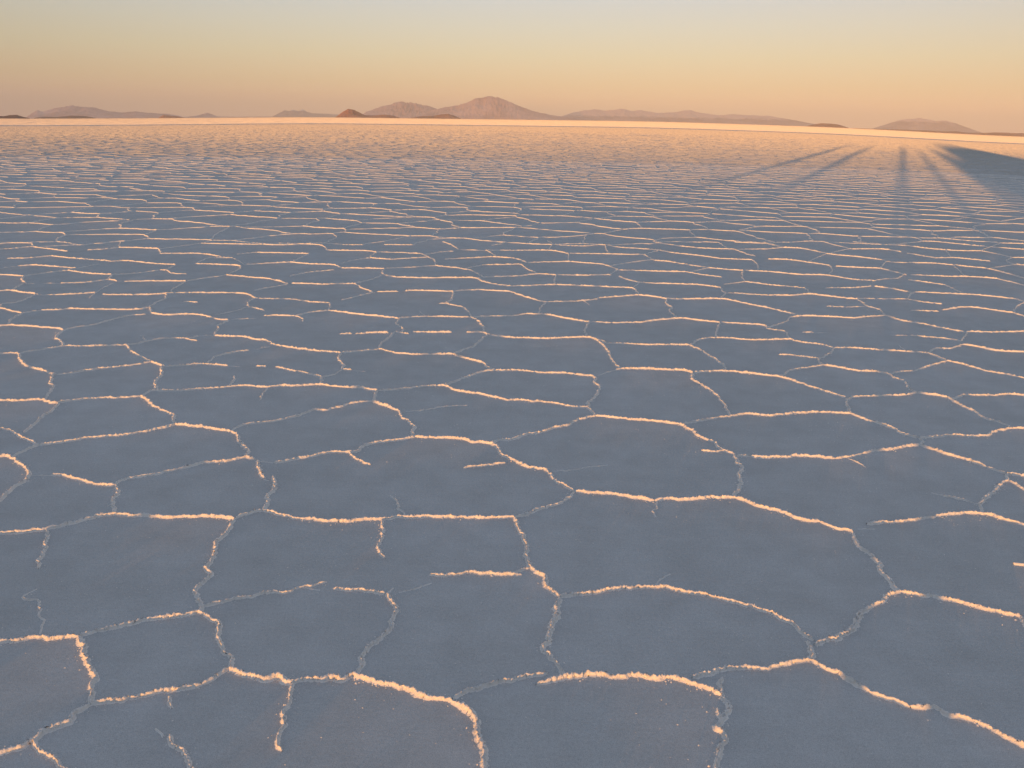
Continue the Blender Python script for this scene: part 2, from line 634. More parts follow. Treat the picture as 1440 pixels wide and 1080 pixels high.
.7:790,215 900,230 1000,238
.6:1000,245 1100,285
.6:0,242 200,262
.7:320,262 490,262
.7:490,260 580,250
.9:600,252 700,265 820,280
.5:210,262 240,290
1:0,302 130,302 240,295 380,312 490,322
.9:490,322 600,322
.3:600,322 780,322
.9:790,310 800,295 850,285 1000,292 1150,298 1300,312 1400,325
.5:1400,325 1450,343
.4:790,310 790,325
.6:1385,208 1450,208
"""
lines = []; ox = oy = 0; k = 1
for ln in TR.strip().splitlines():
    if ln[0] == '@': ox, oy, k = map(float, ln[1:].split()); continue
    w, pts = ln.split(':'); w = float(w); w = w if w < 0.35 else 0.32 + 0.68 * w
    p = np.array([[float(c) for c in q.split(',')] for q in pts.split()])
    lines.append([float(w), np.stack([ox + p[:, 0] / k, oy + p[:, 1] / k], 1)])
# snap loose ends onto the neighbouring line (vertical pixels count more: foreshortening)
def closest(p, L):
    a, b = L[:-1], L[1:]; ab = b - a
    t = np.clip(((p - a) * ab).sum(1) / np.maximum((ab ** 2).sum(1), 1e-9), 0, 1)
    q = a + ab * t[:, None]; d = np.hypot(*(q - p).T); i = d.argmin(); return d[i], q[i]
for i, (w, L) in enumerate(lines):
    for e in (0, -1):
        best = (9e9, None)
        for j, (w2, L2) in enumerate(lines):
            if j != i:
                d, q = closest(L[e], L2)
                if d < best[0]: best = (d, q)
        if 0 < best[0] < (5 if w > 0.3 else 3): L[e] = best[1]

polys = []      # (points Nx2 on the ground, w at each point, open-end flags)
def catmull(P, step):
    if len(P) < 3:
        n = max(2, int(np.hypot(*(P[1] - P[0])) / step) + 1); t = np.linspace(0, 1, n)[:, None]
        return P[0] * (1 - t) + P[1] * t
    Q = np.vstack([2 * P[0] - P[1], P, 2 * P[-1] - P[-2]]); out = []
    for i in range(1, len(Q) - 2):
        n = max(1, int(np.hypot(*(Q[i + 1] - Q[i])) / step)); t = (np.arange(n) / n)[:, None]
        a, b, c, d = Q[i - 1], Q[i], Q[i + 1], Q[i + 2]
        out.append(0.5 * (2 * b + (c - a) * t + (2 * a - 5 * b + 4 * c - d) * t ** 2 + (3 * b - a - 3 * c + d) * t ** 3))
    out.append(P[-1:]); return np.vstack(out)
def smooth_noise(n, width):
    v = rng.normal(size=n + 6 * width + 2); kk = np.hanning(2 * width + 3); kk /= np.sqrt((kk ** 2).sum())
    return np.convolve(v, kk, 'same')[3 * width:3 * width + n]
for w, L in lines:
    G = ground_at(L[:, 0], L[:, 1]); D = np.hypot(*G.mean(0))
    step = 0.004 if D < 3.2 else 0.006 if D < 7 else 0.013
    C = catmull(G, step); n = len(C)
    if n < 3: continue
    tan = np.gradient(C, axis=0); tan /= np.maximum(np.hypot(*tan.T)[:, None], 1e-9); nor = np.stack([-tan[:, 1], tan[:, 0]], 1)
    kn = max(2, int(0.035 / step)); env = np.clip(np.minimum(np.arange(n), n - 1 - np.arange(n)) / (kn * 2.0), 0, 1)[:, None]
    C = C + nor * (smooth_noise(n, kn)[:, None] * 0.0035 + smooth_noise(n, max(1, kn // 4))[:, None] * 0.0022 + rng.normal(size=(n, 1)) * (0.0011 if step < 0.01 else 0.0022)) * env
    polys.append((C, np.full(n, w), step))

# ------------------------------------------------------------------ the plates farther out: a Voronoi network of the same size of cell
def voronoi(xmin, xmax, ymin, ymax, s, keep):
    gx, gy = np.meshgrid(np.arange(xmin, xmax, s), np.arange(ymin, ymax, s))
    gx = gx + (np.arange(gx.shape[0])[:, None] % 2) * s * 0.5
    P = np.stack([gx.ravel(), gy.ravel()], 1) + rng.uniform(-0.42, 0.42, (gx.size, 2)) * s
    P = P[keep(P[:, 0], P[:, 1])]
    P = P + 0.3 * s * np.stack([np.sin(P[:, 1] * 0.9 / s * .6), np.sin(P[:, 0] * 1.1 / s * .6)], 1)
    P = P[rng.random(len(P)) > 0.10]
    vo, ed, fa = delaunay_2d_cdt([Vector(p) for p in P.tolist()], [], [], 0, 1e-5)[:3]
    V = np.array([tuple(v) for v in vo]); T = np.array([f for f in fa if len(f) == 3])
    A, B, C = V[T[:, 0]], V[T[:, 1]], V[T[:, 2]]
    d = 2 * (A[:, 0] * (B[:, 1] - C[:, 1]) + B[:, 0] * (C[:, 1] - A[:, 1]) + C[:, 0] * (A[:, 1] - B[:, 1]))
    a2, b2, c2 = (A ** 2).sum(1), (B ** 2).sum(1), (C ** 2).sum(1)
    cx = (a2 * (B[:, 1] - C[:, 1]) + b2 * (C[:, 1] - A[:, 1]) + c2 * (A[:, 1] - B[:, 1])) / d
    cy = (a2 * (C[:, 0] - B[:, 0]) + b2 * (A[:, 0] - C[:, 0]) + c2 * (B[:, 0] - A[:, 0])) / d
    CC = np.stack([cx, cy], 1); cen = (A + B + C) / 3
    off = CC - cen; l = np.hypot(*off.T); lim = s * 0.8
    CC = np.where((l > lim)[:, None], cen + off / np.maximum(l, 1e-9)[:, None] * lim, CC)
    E = np.sort(np.concatenate([T[:, [0, 1]], T[:, [1, 2]], T[:, [2, 0]]]), 1); ti = np.tile(np.arange(len(T)), 3)
    key = E[:, 0].astype(np.int64) * len(V) + E[:, 1]; o = np.argsort(key, kind='stable'); key, ti = key[o], ti[o]
    m = np.nonzero(key[1:] == key[:-1])[0]
    p, q = CC[ti[m]], CC[ti[m + 1]]; ln = np.hypot(*(p - q).T)
    g = (ln > 0.06 * s) & (ln < 2.2 * s); return p[g], q[g]

def edge_samples(p, q, n, amp):
    t = np.linspace(0, 1, n)[None, :, None]; C = p[:, None] * (1 - t) + q[:, None] * t
    d = q - p; ln = np.hypot(*d.T); nor = np.stack([-d[:, 1], d[:, 0]], 1) / ln[:, None]
    bow = rng.normal(size=(len(p), 1, 1)) * 0.05 * np.sin(np.pi * t)
    wig = sum(rng.normal(size=(len(p), 1, 1)) * amp / k_ * np.sin(np.pi * k_ * t) for k_ in range(2, min(n, 12)))
    return C + nor[:, None] * (bow + wig) * ln[:, None, None]

def in_traced(p):
    px, py = project(p[:, 0], p[:, 1])
    return (py > 345) & (py < 1095) & (px > -14) & (px < 1454)

# profile: across (x half width), height
PROF = {8: (np.array([-2.4, -1.05, -0.72, -0.25, 0.3, 0.78, 1.1, 2.4]), np.array([-0.06, 0.18, 0.74, 1.0, 0.95, 0.7, 0.16, -0.06])),
        5: (np.array([-1.6, -0.85, 0.0, 0.85, 1.6]), np.array([-0.05, 0.62, 1.0, 0.62, -0.05])),
        3: (np.array([-1.2, 0.0, 1.2]), np.array([-0.05, 1.0, -0.05]))}
HW, HH = 0.0046, 0.0110
def sweep(C, w, ids, m, jit, wide=1.0):
    """C Nx2 centre line, w N weights, ids N polyline numbers"""
    s, h = PROF[m]; n = len(C)
    same_n = np.r_[ids[1:] == ids[:-1], False]; same_p = np.r_[False, ids[1:] == ids[:-1]]
    nx = np.where(same_n[:, None], np.roll(C, -1, 0), C); pv = np.where(same_p[:, None], np.roll(C, 1, 0), C)
    t = nx - pv; t /= np.maximum(np.hypot(*t.T)[:, None], 1e-9); nor = np.stack([-t[:, 1], t[:, 0]], 1)
    ww = np.clip(w, 0.02, None)
    a = rng.normal(size=(n, m)) * jit; b = rng.normal(size=(n, m)) * jit
    X = C[:, None, :] + nor[:, None, :] * ((s + a * 0.5)[:, :, None] * (wide * HW * (0.28 + 0.72 * np.minimum(ww, 3)))[:, None, None])
    X = X + t[:, None, :] * (rng.normal(size=(n, m, 1)) * jit * 0.002)
    inner = (np.abs(s) < 1.9)[None, :]
    Z = HH * (np.clip(ww / 0.35, 0.1, 1) * 0.52 + 0.48 * np.clip(ww, 0, None))[:, None] * np.where(inner, h * (1 + 0.42 * b), h * 0 - 0.05)
    Z = Z * (1 + 0.30 * np.clip((np.hypot(X[:, :, 0], X[:, :, 1]) - 6) / 35, 0, 1)) + terrain(X[:, :, 0], X[:, :, 1])
    V = np.concatenate([X, Z[:, :, None]], 2).reshape(-1, 3)
    i = np.nonzero(same_n)[0]; j = np.arange(m - 1)
    b0 = i[:, None] * m + j[None]
    Q = np.stack([b0, b0 + 1, b0 + m + 1, b0 + m], -1).reshape(-1, 4)
    return V, Q

parts = []; far_parts = []; ridge_pts = []
# near, traced: lumpy height along the ridge
Cs, ws, ids = [], [], []
for i, (C, w, step) in enumerate(polys):
    n = len(C); kn = max(2, int(0.05 / step))
    lw = w * (1 + 0.13 * smooth_noise(n, kn) + 0.09 * smooth_noise(n, max(1, int(0.012 / step))) + 0.10 * smooth_noise(n, kn * 4))
    lw = np.clip(lw, 0.35 * w, 1.5 * w)
    ends = np.minimum(np.arange(n), n - 1 - np.arange(n)) * step
    lw = lw * np.clip(ends / (0.06 if w[0] < 0.5 else 0.012), 0.25, 1)
    Cs.append(C); ws.append(lw); ids.append(np.full(n, i)); ridge_pts.append((C, lw))
parts.append(sweep(np.vstack(Cs), np.concatenate(ws), np.concatenate(ids), 8, 0.5))

MAXR, AZL = 222.0, 0.76
def fan(x, y): return (np.hypot(x, y) < 9) | ((np.abs(np.arctan2(x, y)) < AZL) & (np.hypot(x, y) < MAXR) & (y > 0))
p, q = voronoi(-160, 160, -9, MAXR + 1, 0.93, fan)
mid = (p + q) / 2; ts = np.linspace(0, 1, 15)
ins = np.stack([in_traced(p * (1 - t_) + q * t_) for t_ in ts], 1)
# edges that run into the plates already drawn are cut at their border and joined to the nearest loose ridge end there
ends = []
for C, w_, st_ in polys:
    for e_ in (C[0], C[-1]):
        ex, ey = project(e_[:1], e_[1:])
        if ex[0] < 8 or ex[0] > 1432 or ey[0] > 1070 or ey[0] < 352: ends.append(e_)
ends = np.array(ends)
swap = ins[:, 0] & ~ins[:, -1]; p2 = np.where(swap[:, None], q, p); q2 = np.where(swap[:, None], p, q); ins = np.where(swap[:, None], ins[:, ::-1], ins)
keep = np.ones(len(p2), bool)
for i_ in np.nonzero(ins.any(1))[0]:
    if not ins[i_, -1] or ins[i_, 0]: keep[i_] = False; continue
    k0 = np.argmax(ins[i_]); cut = p2[i_] * (1 - ts[k0]) + q2[i_] * ts[k0]
    dd_ = np.hypot(*(ends - cut).T); m_ = dd_.argmin()
    q2[i_] = ends[m_] if dd_[m_] < 0.3 + 0.02 * np.hypot(*cut) else cut
    if np.hypot(*(q2[i_] - p2[i_])) < 0.04: keep[i_] = False
p, q, mid = p2[keep], q2[keep], ((p2 + q2) / 2)[keep]
D = np.hypot(*mid.T); ln = np.hypot(*(p - q).T)
W = np.clip(rng.normal(0.78, 0.2, len(p)), 0.36, 1.25); W[rng.random(len(p)) < 0.07] *= 0.5
W = np.where(D > 45, np.clip(W, 0.55, 1.0), W)
for lo, hi, n, m, jit in ((0, 17, 40, 8, 0.35), (17, 40, 14, 5, 0.25), (40, 90, 6, 3, 0.18), (90, 400, 4, 3, 0.1)):
    sel = (D >= lo) & (D < hi)
    C = edge_samples(p[sel], q[sel], n, 0.035); k_ = sel.sum()
    lw = W[sel][:, None] * (1 + rng.normal(size=(k_, n)) * 0.10 + np.repeat(rng.normal(size=(k_, (n + 3) // 4)) * 0.14, 4, 1)[:, :n])
    lw = np.clip(lw, 0.08, 1.9)
    (parts if m > 3 else far_parts).append(sweep(C.reshape(-1, 2), lw.ravel(), np.repeat(np.arange(k_), n), m, jit, 1.0 if m > 3 else 0.7))
    if lo == 0:
        for a_ in range(k_): ridge_pts.append((C[a_], lw[a_]))
# the outermost flats: ridge rows added to catch the sun, ever farther apart
def far_rows():
    Cs, ws, ids = [], [], []; d = 252.0; i = 0
    while False:
        for seg in range(26):
            a0 = rng.uniform(-0.82, 0.82); span = rng.uniform(0.05, 0.16)
            t = np.linspace(a0, a0 + span, 26); dd = d * (1 + rng.uniform(-0.006, 0.006) + 0.003 * np.cumsum(rng.normal(size=26)) / 5)
            Cs.append(np.stack([dd * np.sin(t), dd * np.cos(t)], 1)); sc = 2.4 + (d / 700.0)
            ws.append(np.clip(1.0 + 0.3 * rng.normal(size=26), 0.4, 1.8) * sc * np.clip(np.minimum(np.arange(26), 25 - np.arange(26)) / 3, 0.05, 1)); ids.append(np.full(26, i)); i += 1
        d *= 1.008 + 0.006 * rng.random()
    while d < 32000:
        pz = d * 0.011; n = 420
        t = np.linspace(-0.86, 0.86, n)
        dd = d * (1 + 0.0016 * smooth_noise(n, 6) + 0.0010 * smooth_noise(n, 1))
        hgt = 0.0090 * pz * np.clip(1 + 0.22 * rng.normal(size=n) + 0.15 * smooth_noise(n, 4), 0.3, 1.8)
        Cs.append(np.stack([dd * np.sin(t), dd * np.cos(t)], 1)); ws.append((hgt / (HH * 1.30) - 0.52) / 0.48); ids.append(np.full(n, i)); i += 1
        d += pz
    return sweep(np.vstack(Cs), np.clip(np.concatenate(ws), 0.05, None), np.concatenate(ids), 3, 0.05, 0.7)
def mid_rows():
    # low crusts added across the view to catch the sun, from 50 m out
    Cs, ws, ids = [], [], []; i = 0; d = 26.0
    while d < 246:
        sp_ = 0.62 if d < 222 else 4.0; cover = np.clip((d + 5) / 110, 0.25, 0.78); a = -0.8
        while a < 0.8:
            ln = rng.uniform(1.0, 3.6) / d; m = max(3, int(ln * d / 0.6))
            if rng.random() < cover:
                t = np.linspace(a, a + ln, m); dd = d + rng.uniform(-0.35, 0.35) + 0.10 * np.cumsum(rng.normal(size=m)) + rng.normal() * 0.10 * (np.arange(m) - m / 2)
                Cs.append(np.stack([dd * np.sin(t), dd * np.cos(t)], 1)); ws.append(np.clip(rng.normal(0.40, 0.14, m), 0.14, 0.8)); ids.append(np.full(m, i)); i += 1
            a += ln * 0.92
        d += sp_
    return sweep(np.vstack(Cs), np.concatenate(ws), np.concatenate(ids), 3, 0.08, 0.7)
far_parts.append(mid_rows())
outer_parts = [far_rows()]
def join(name, parts, smooth, label, mat):
    off = 0; Vs, Qs = [], []
    for V, Q in parts: Vs.append(V); Qs.append(Q + off); off += len(V)
    mesh_obj(name, np.vstack(Vs), np.vstack(Qs), mat, smooth=smooth, kind='stuff', label=label)
join('salt_ridges', parts, True, 'thin crumbly raised salt ridges outlining the near polygon plates, lit orange', MR)
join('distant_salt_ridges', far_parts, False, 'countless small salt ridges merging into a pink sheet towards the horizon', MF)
join('horizon_salt_crust', outer_parts, False, 'bright cream-pink salt strip right under the mountains, of added sunlit ridge rows', MO)

# ------------------------------------------------------------------ loose salt crumbs along the ridges and on the plates
def crumbs():
    P, S = [], []
    for C, w in ridge_pts:
        D = np.hypot(*C.mean(0))
        if D > 11 or C[:, 1].mean() < 0.5: continue
        L = np.hypot(*np.diff(C, axis=0).T).sum(); n = int(L * 130 * min(1.2, w.mean() + 0.1))
        if n == 0: continue
        i = rng.integers(0, len(C), n); r = rng.normal(size=(n, 2)) * 0.016
        P.append(C[i] + r); S.append(np.clip(rng.lognormal(-6.6, 0.45, n), 0.0006, 0.004))
    n = 9000; D = np.sqrt(rng.uniform(1.2, 120, n)); A = rng.uniform(-0.6, 0.6, n)
    P.append(np.stack([D * np.sin(A), D * np.cos(A)], 1)); S.append(np.clip(rng.lognormal(-6.75, 0.4, n), 0.0006, 0.0026))
    for _ in range(26):   # little scatters
        d = math.sqrt(rng.uniform(5, 60)); a = rng.uniform(-0.55, 0.55); m = rng.integers(8, 30)
        P.append(np.array([d * math.sin(a), d * math.cos(a)]) + rng.normal(size=(m, 2)) * (0.10, 0.05)); S.append(np.clip(rng.lognormal(-6.4, 0.35, m), 0.0008, 0.0026))
    P = np.vstack(P); S = np.concatenate(S); n = len(P)
    base = np.array([[1, 0, 0], [-1, 0, 0], [0, 1, 0], [0, -1, 0], [0, 0, 1], [0, 0, -0.4]], float)
    f = np.array([[0, 2, 4], [2, 1, 4], [1, 3, 4], [3, 0, 4], [2, 0, 5], [1, 2, 5], [3, 1, 5], [0, 3, 5]])
    an = rng.uniform(0, 6.28, n); c, s = np.cos(an), np.sin(an)
    B = base[None] * (1 + rng.uniform(-0.35, 0.35, (n, 6, 1)))
    X = B[:, :, 0] * c[:, None] - B[:, :, 1] * s[:, None]; Y = B[:, :, 0] * s[:, None] + B[:, :, 1] * c[:, None]
    V = np.stack([P[:, 0, None] + X * S[:, None] * 1.3, P[:, 1, None] + Y * S[:, None] * 1.3, B[:, :, 2] * S[:, None] + 0.0003], -1).reshape(-1, 3)
    Fc = (f[None] + (np.arange(n) * 6)[:, None, None]).reshape(-1, 3)
    mesh_obj('salt_crumbs', V, Fc, MR, smooth=False, kind='stuff', label='tiny loose salt crumbs scattered along the ridges and plates')
crumbs()

# ------------------------------------------------------------------ hills and mountains
def rock(name, c1, c2, snow=None, rough_scale=0.0012, top=(0.75, 0.75, 0.76)):
    m, nt, b = new_mat(name); L = nt.links
    g = N(nt, 'ShaderNodeNewGeometry'); P = g.outputs['Position']
    n = noise(nt, P, rough_scale, 8, 0.65)
    c = ramp(nt, n.outputs['Fac'], [(0.35, c1), (0.65, c2)]); cur = c.outputs['Color']
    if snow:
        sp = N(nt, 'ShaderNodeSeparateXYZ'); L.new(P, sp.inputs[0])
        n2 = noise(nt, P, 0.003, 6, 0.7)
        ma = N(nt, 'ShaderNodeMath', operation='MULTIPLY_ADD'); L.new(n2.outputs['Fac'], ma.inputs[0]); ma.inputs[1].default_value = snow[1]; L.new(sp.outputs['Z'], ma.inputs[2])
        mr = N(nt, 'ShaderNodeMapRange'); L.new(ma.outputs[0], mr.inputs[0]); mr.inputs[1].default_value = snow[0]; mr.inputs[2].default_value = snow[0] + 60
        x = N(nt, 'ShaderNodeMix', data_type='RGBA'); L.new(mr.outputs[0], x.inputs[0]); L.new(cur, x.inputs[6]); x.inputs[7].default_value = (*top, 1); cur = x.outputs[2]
    L.new(cur, b.inputs['Base Color']); b.inputs['Roughness'].default_value = 0.95; b.inputs['Specular IOR Level'].default_value = 0.05
    return m
def vnoise(x, y, seed):
    xi, yi = np.floor(x).astype(np.int64), np.floor(y).astype(np.int64); xf, yf = x - xi, y - yi
    def hsh(a, b): 
        v = (a * 374761393 + b * 668265263 + seed * 144269504) & 0xffffffff; v = ((v ^ (v >> 13)) * 1274126177) & 0xffffffff
        return ((v ^ (v >> 16)) & 0xffff) / 65535.0
    u, v = xf * xf * (3 - 2 * xf), yf * yf * (3 - 2 * yf)
    return (hsh(xi, yi) * (1 - u) + hsh(xi + 1, yi) * u) * (1 - v) + (hsh(xi, yi + 1) * (1 - u) + hsh(xi + 1, yi + 1) * u) * v
def ridged(x, y, seed, o=5):
    s = 0; a = 1.0; t = 0
    for k_ in range(o): s = s + a * (1 - np.abs(2 * vnoise(x * 2 ** k_, y * 2 ** k_, seed + k_) - 1)); t += a; a *= 0.52
    return s / t
def mountain(name, pts, dist, mat, label, seed, depth=0.11, nu=260, nv=70, rough=0.42):
    pts = np.array(pts, float); xs = np.linspace(pts[0, 0], pts[-1, 0], nu); ys = np.interp(xs, pts[:, 0], pts[:, 1])
    kk = np.hanning(5); kk /= kk.sum(); ys = np.convolve(np.pad(ys, 2, mode='edge'), kk, 'valid')
    d = ray(xs, ys); az = np.arctan2(d[:, 0], d[:, 1]); tz = d[:, 2] / np.hypot(d[:, 0], d[:, 1])
    v = np.linspace(-1, 1, nv)[:, None]
    Dm = dist * (1 + v * depth * 0.5)
    X = Dm * np.sin(az)[None]; Y = Dm * np.cos(az)[None]
    base = terrain(X, Y); top = H + dist * tz[None] - terrain(dist * np.sin(az), dist * np.cos(az))[None]; top = np.maximum(top, 0)
    width = dist * (az[-1] - az[0]); sc = 9.0 / max(width, 1) if nu > 150 else 5.0 / width
    rn = 0.6 * ridged(X * sc * 1.6, Y * sc * 0.7, seed, 6) + 0.4 * ridged(X * sc * 5, Y * sc * 1.5, seed + 50, 4)
    shape = np.clip(1 - np.abs(v) ** 1.15, 0, 1)
    env = shape * (1 - rough * np.abs(v) ** 0.4 * (1.6 - 1.6 * rn))
    Z = base + top * np.clip(env, 0, 1.0) + np.where(np.abs(v) > 0.98, -40, 0) - 6 + top * 0.10 * (rn - 0.6)
    V = np.stack([X, Y, Z], -1).reshape(-1, 3)
    i = np.arange(nv - 1)[:, None] * nu; j = np.arange(nu - 1)[None]
    Q = np.stack([i + j, i + j + 1, i + j + nu + 1, i + j + nu], -1).reshape(-1, 4)
    mesh_obj(name, V, Q, mat, kind='structure', label=label)
RB = rock('red_brown_rock', (0.46, 0.17, 0.10), (0.68, 0.30, 0.18), rough_scale=0.003)
DK = rock('dark_rock', (0.11, 0.05, 0.045), (0.20, 0.10, 0.085), rough_scale=0.004)
VR = rock('volcanic_rock', (0.44, 0.26, 0.24), (0.78, 0.52, 0.46), rough_scale=0.0007)
SR = rock('snowy_rock', (0.40, 0.26, 0.22), (0.55, 0.38, 0.30), snow=(600, 250))
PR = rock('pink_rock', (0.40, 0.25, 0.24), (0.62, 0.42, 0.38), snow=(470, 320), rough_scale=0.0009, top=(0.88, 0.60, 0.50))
mountain('mountain', [(36, 165), (45, 158), (52, 154.5), (60, 156.5), (75, 151.5), (90, 148.5), (103, 146.5), (112, 149), (122, 149.5), (133, 151), (150, 155), (170, 158), (190, 156), (205, 158), (235, 159.5), (250, 162), (262, 165), (268, 166)], 38000, VR, 'long blue-grey mountain range with pointed top at the far left', 3)
mountain('hill', [(-60, 160), (-20, 161), (5, 162.3), (14, 161), (24, 160.6), (32, 163), (42, 165.5)], 11000, DK, 'dark low headland at the left edge of the salt flat', 5, nu=100)
mountain('hill', [(48, 165.5), (60, 163.5), (80, 164), (100, 162), (120, 162.5), (135, 165.5)], 20000, DK, 'dark low foothill under the left mountain range', 6, nu=100)
mountain('hill', [(222, 165.5), (230, 161), (236, 161.5), (250, 163), (262, 165.5)], 16000, RB, 'small reddish low hill right of the left range', 8, nu=90)
mountain('hill', [(255, 165), (275, 162.5), (284, 160), (291, 157.8), (300, 161), (306, 163.5), (330, 164), (380, 163.6), (392, 165.5)], 42000, VR, 'little blue-grey cone on the skyline between the left range and the snowy peaks', 9, nu=120)
mountain('mountain', [(380, 165), (390, 160), (400, 154), (406, 156), (412, 153.5), (420, 156), (426, 153), (432, 157), (440, 159), (455, 159.5), (475, 160.5), (490, 165)], 52000, SR, 'faint faraway mountain with small snowy peaks', 12, rough=0.4)
mountain('hill', [(470, 165.5), (477, 160), (484, 154.5), (490, 151.8), (497, 152.8), (505, 157), (513, 161), (525, 161.5), (540, 160.3), (552, 161.3), (562, 164.8), (565, 166)], 12000, RB, 'small steep red-brown island hill left of the big volcano', 15, nu=160)
mountain('mountain', [(505, 165), (515, 156), (528, 152), (545, 146.5), (560, 141.8), (570, 141.6), (582, 143.5), (595, 146), (606, 149), (616, 153), (635, 159), (655, 165)], 33000, VR, 'pink rounded mountain between the red hill and the big volcano', 17)
mountain('hill', [(575, 166), (590, 162.8), (610, 162), (622, 159.8), (632, 159.5), (642, 163), (650, 167)], 14000, RB, 'low brown hill at the foot of the big volcano', 21, nu=120)
mountain('mountain', [(585, 166), (605, 155), (625, 150), (645, 147), (658, 142.5), (668, 137.5), (678, 135.3), (690, 134.6), (700, 135.2), (708, 137.6), (718, 142.5), (730, 147.5), (745, 153.5), (760, 158), (780, 162), (805, 165.5), (815, 168)], 30000, VR, 'big pink flat-topped volcano, the tallest peak on the horizon', 23, rough=0.4)
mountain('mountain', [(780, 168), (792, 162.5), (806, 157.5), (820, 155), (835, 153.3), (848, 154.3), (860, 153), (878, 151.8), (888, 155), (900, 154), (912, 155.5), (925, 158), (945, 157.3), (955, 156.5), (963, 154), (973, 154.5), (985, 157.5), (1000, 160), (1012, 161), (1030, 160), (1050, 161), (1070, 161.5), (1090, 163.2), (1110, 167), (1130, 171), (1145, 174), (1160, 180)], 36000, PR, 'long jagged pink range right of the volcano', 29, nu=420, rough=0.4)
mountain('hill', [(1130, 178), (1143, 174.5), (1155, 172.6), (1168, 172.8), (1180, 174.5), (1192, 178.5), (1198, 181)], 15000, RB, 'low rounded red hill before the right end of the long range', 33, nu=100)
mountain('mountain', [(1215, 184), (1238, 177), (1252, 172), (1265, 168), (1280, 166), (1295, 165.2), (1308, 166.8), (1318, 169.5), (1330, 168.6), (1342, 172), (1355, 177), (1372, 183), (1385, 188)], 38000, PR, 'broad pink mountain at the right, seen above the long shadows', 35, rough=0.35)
mountain('hill', [(1188, 182), (1200, 179.5), (1230, 180.5), (1270, 181.6), (1300, 182.6), (1330, 184.2), (1345, 184), (1362, 186), (1385, 186), (1400, 185.5), (1440, 186.5), (1500, 188), (1560, 192)], 17000, RB, 'long thin strip of red low hills along the right shore', 39, nu=260)

# ------------------------------------------------------------------ the air
hz = bpy.data.materials.new('air'); hz.use_nodes = True; ht = hz.node_tree; ht.nodes.clear()
pv = ht.nodes.new('ShaderNodeVolumePrincipled'); om = ht.nodes.new('ShaderNodeOutputMaterial'); ht.links.new(pv.outputs[0], om.inputs['Volume'])
pv.inputs['Color'].default_value = (0.92, 0.96, 1.0, 1); pv.inputs['Density'].default_value = 2.3e-5; pv.inputs['Anisotropy'].default_value = -0.3
X0, X1, Y0, Y1, Z0, Z1 = -60000, 60000, -2900, 60000, -900, 1500
mesh_obj('haze', [(x, y, z) for x in (X0, X1) for y in (Y0, Y1) for z in (Z0, Z1)], [(0, 1, 3, 2), (4, 6, 7, 5), (0, 4, 5, 1), (2, 3, 7, 6), (0, 2, 6, 4), (1, 5, 7, 3)], hz, smooth=False, kind='stuff', label='thin pinkish evening haze over the whole salt flat')

# ------------------------------------------------------------------ light
SUN_EL = math.radians(0.90)
vd = ray(np.array(1270.0), np.array(186.0)); SAZ = math.atan2(vd[0], vd[1])   # bearing the shadows run to
sd = bpy.data.lights.new('sun', 'SUN'); sd.energy = 5.0; sd.angle = math.radians(0.53); sd.color = (1.0, 0.455, 0.125)
so = bpy.data.objects.new('sun', sd); col.objects.link(so)
ldir = Vector((math.sin(SAZ) * math.cos(SUN_EL), math.cos(SAZ) * math.cos(SUN_EL), -math.sin(SUN_EL)))
so.rotation_euler = ldir.to_track_quat('-Z', 'Y').to_euler()

# ------------------------------------------------------------------ the party behind the camera, whose shadows cross the flat
SKIN = simple('skin', (0.45, 0.27, 0.19), 0.5, var=0.05); HAIR = simple('hair', (0.04, 0.025, 0.018), 0.6)
DEN = simple('denim', (0.05, 0.08, 0.16), 0.9); BOOT = simple('boot_leather', (0.07, 0.045, 0.03), 0.6)
def at(side, back): 
    return (side * math.cos(SAZ) - back * math.sin(SAZ), -side * math.sin(SAZ) - back * math.cos(SAZ))
def skin_mesh(verts, edges, root, sub=2):
    me = bpy.data.meshes.new('tmp'); me.from_pydata([v[:3] for v in verts], edges, []); o = bpy.data.objects.new('tmp', me); col.objects.link(o)
    o.modifiers.new('s', 'SKIN'); sm = o.modifiers.new('u', 'SUBSURF'); sm.levels = sub; sm.render_levels = sub
    sv = me.skin_vertices[0].data if me.skin_vertices else None
    if sv is None:
        me.attributes  # skin layer is made by bmesh
    bm = bmesh.new(); bm.from_mesh(me); lay = bm.verts.layers.skin.verify(); bm.verts.ensure_lookup_table()
    for i, v in enumerate(verts):
        bm.verts[i][lay].radius = (v[3], v[4] if len(v) > 4 else v[3]); bm.verts[i][lay].use_root = (i == root)
    bm.to_mesh(me); bm.free()
    dg = bpy.context.evaluated_depsgraph_get(); ev = o.evaluated_get(dg); out = bpy.data.meshes.new_from_object(ev)
    bpy.data.objects.remove(o); return out
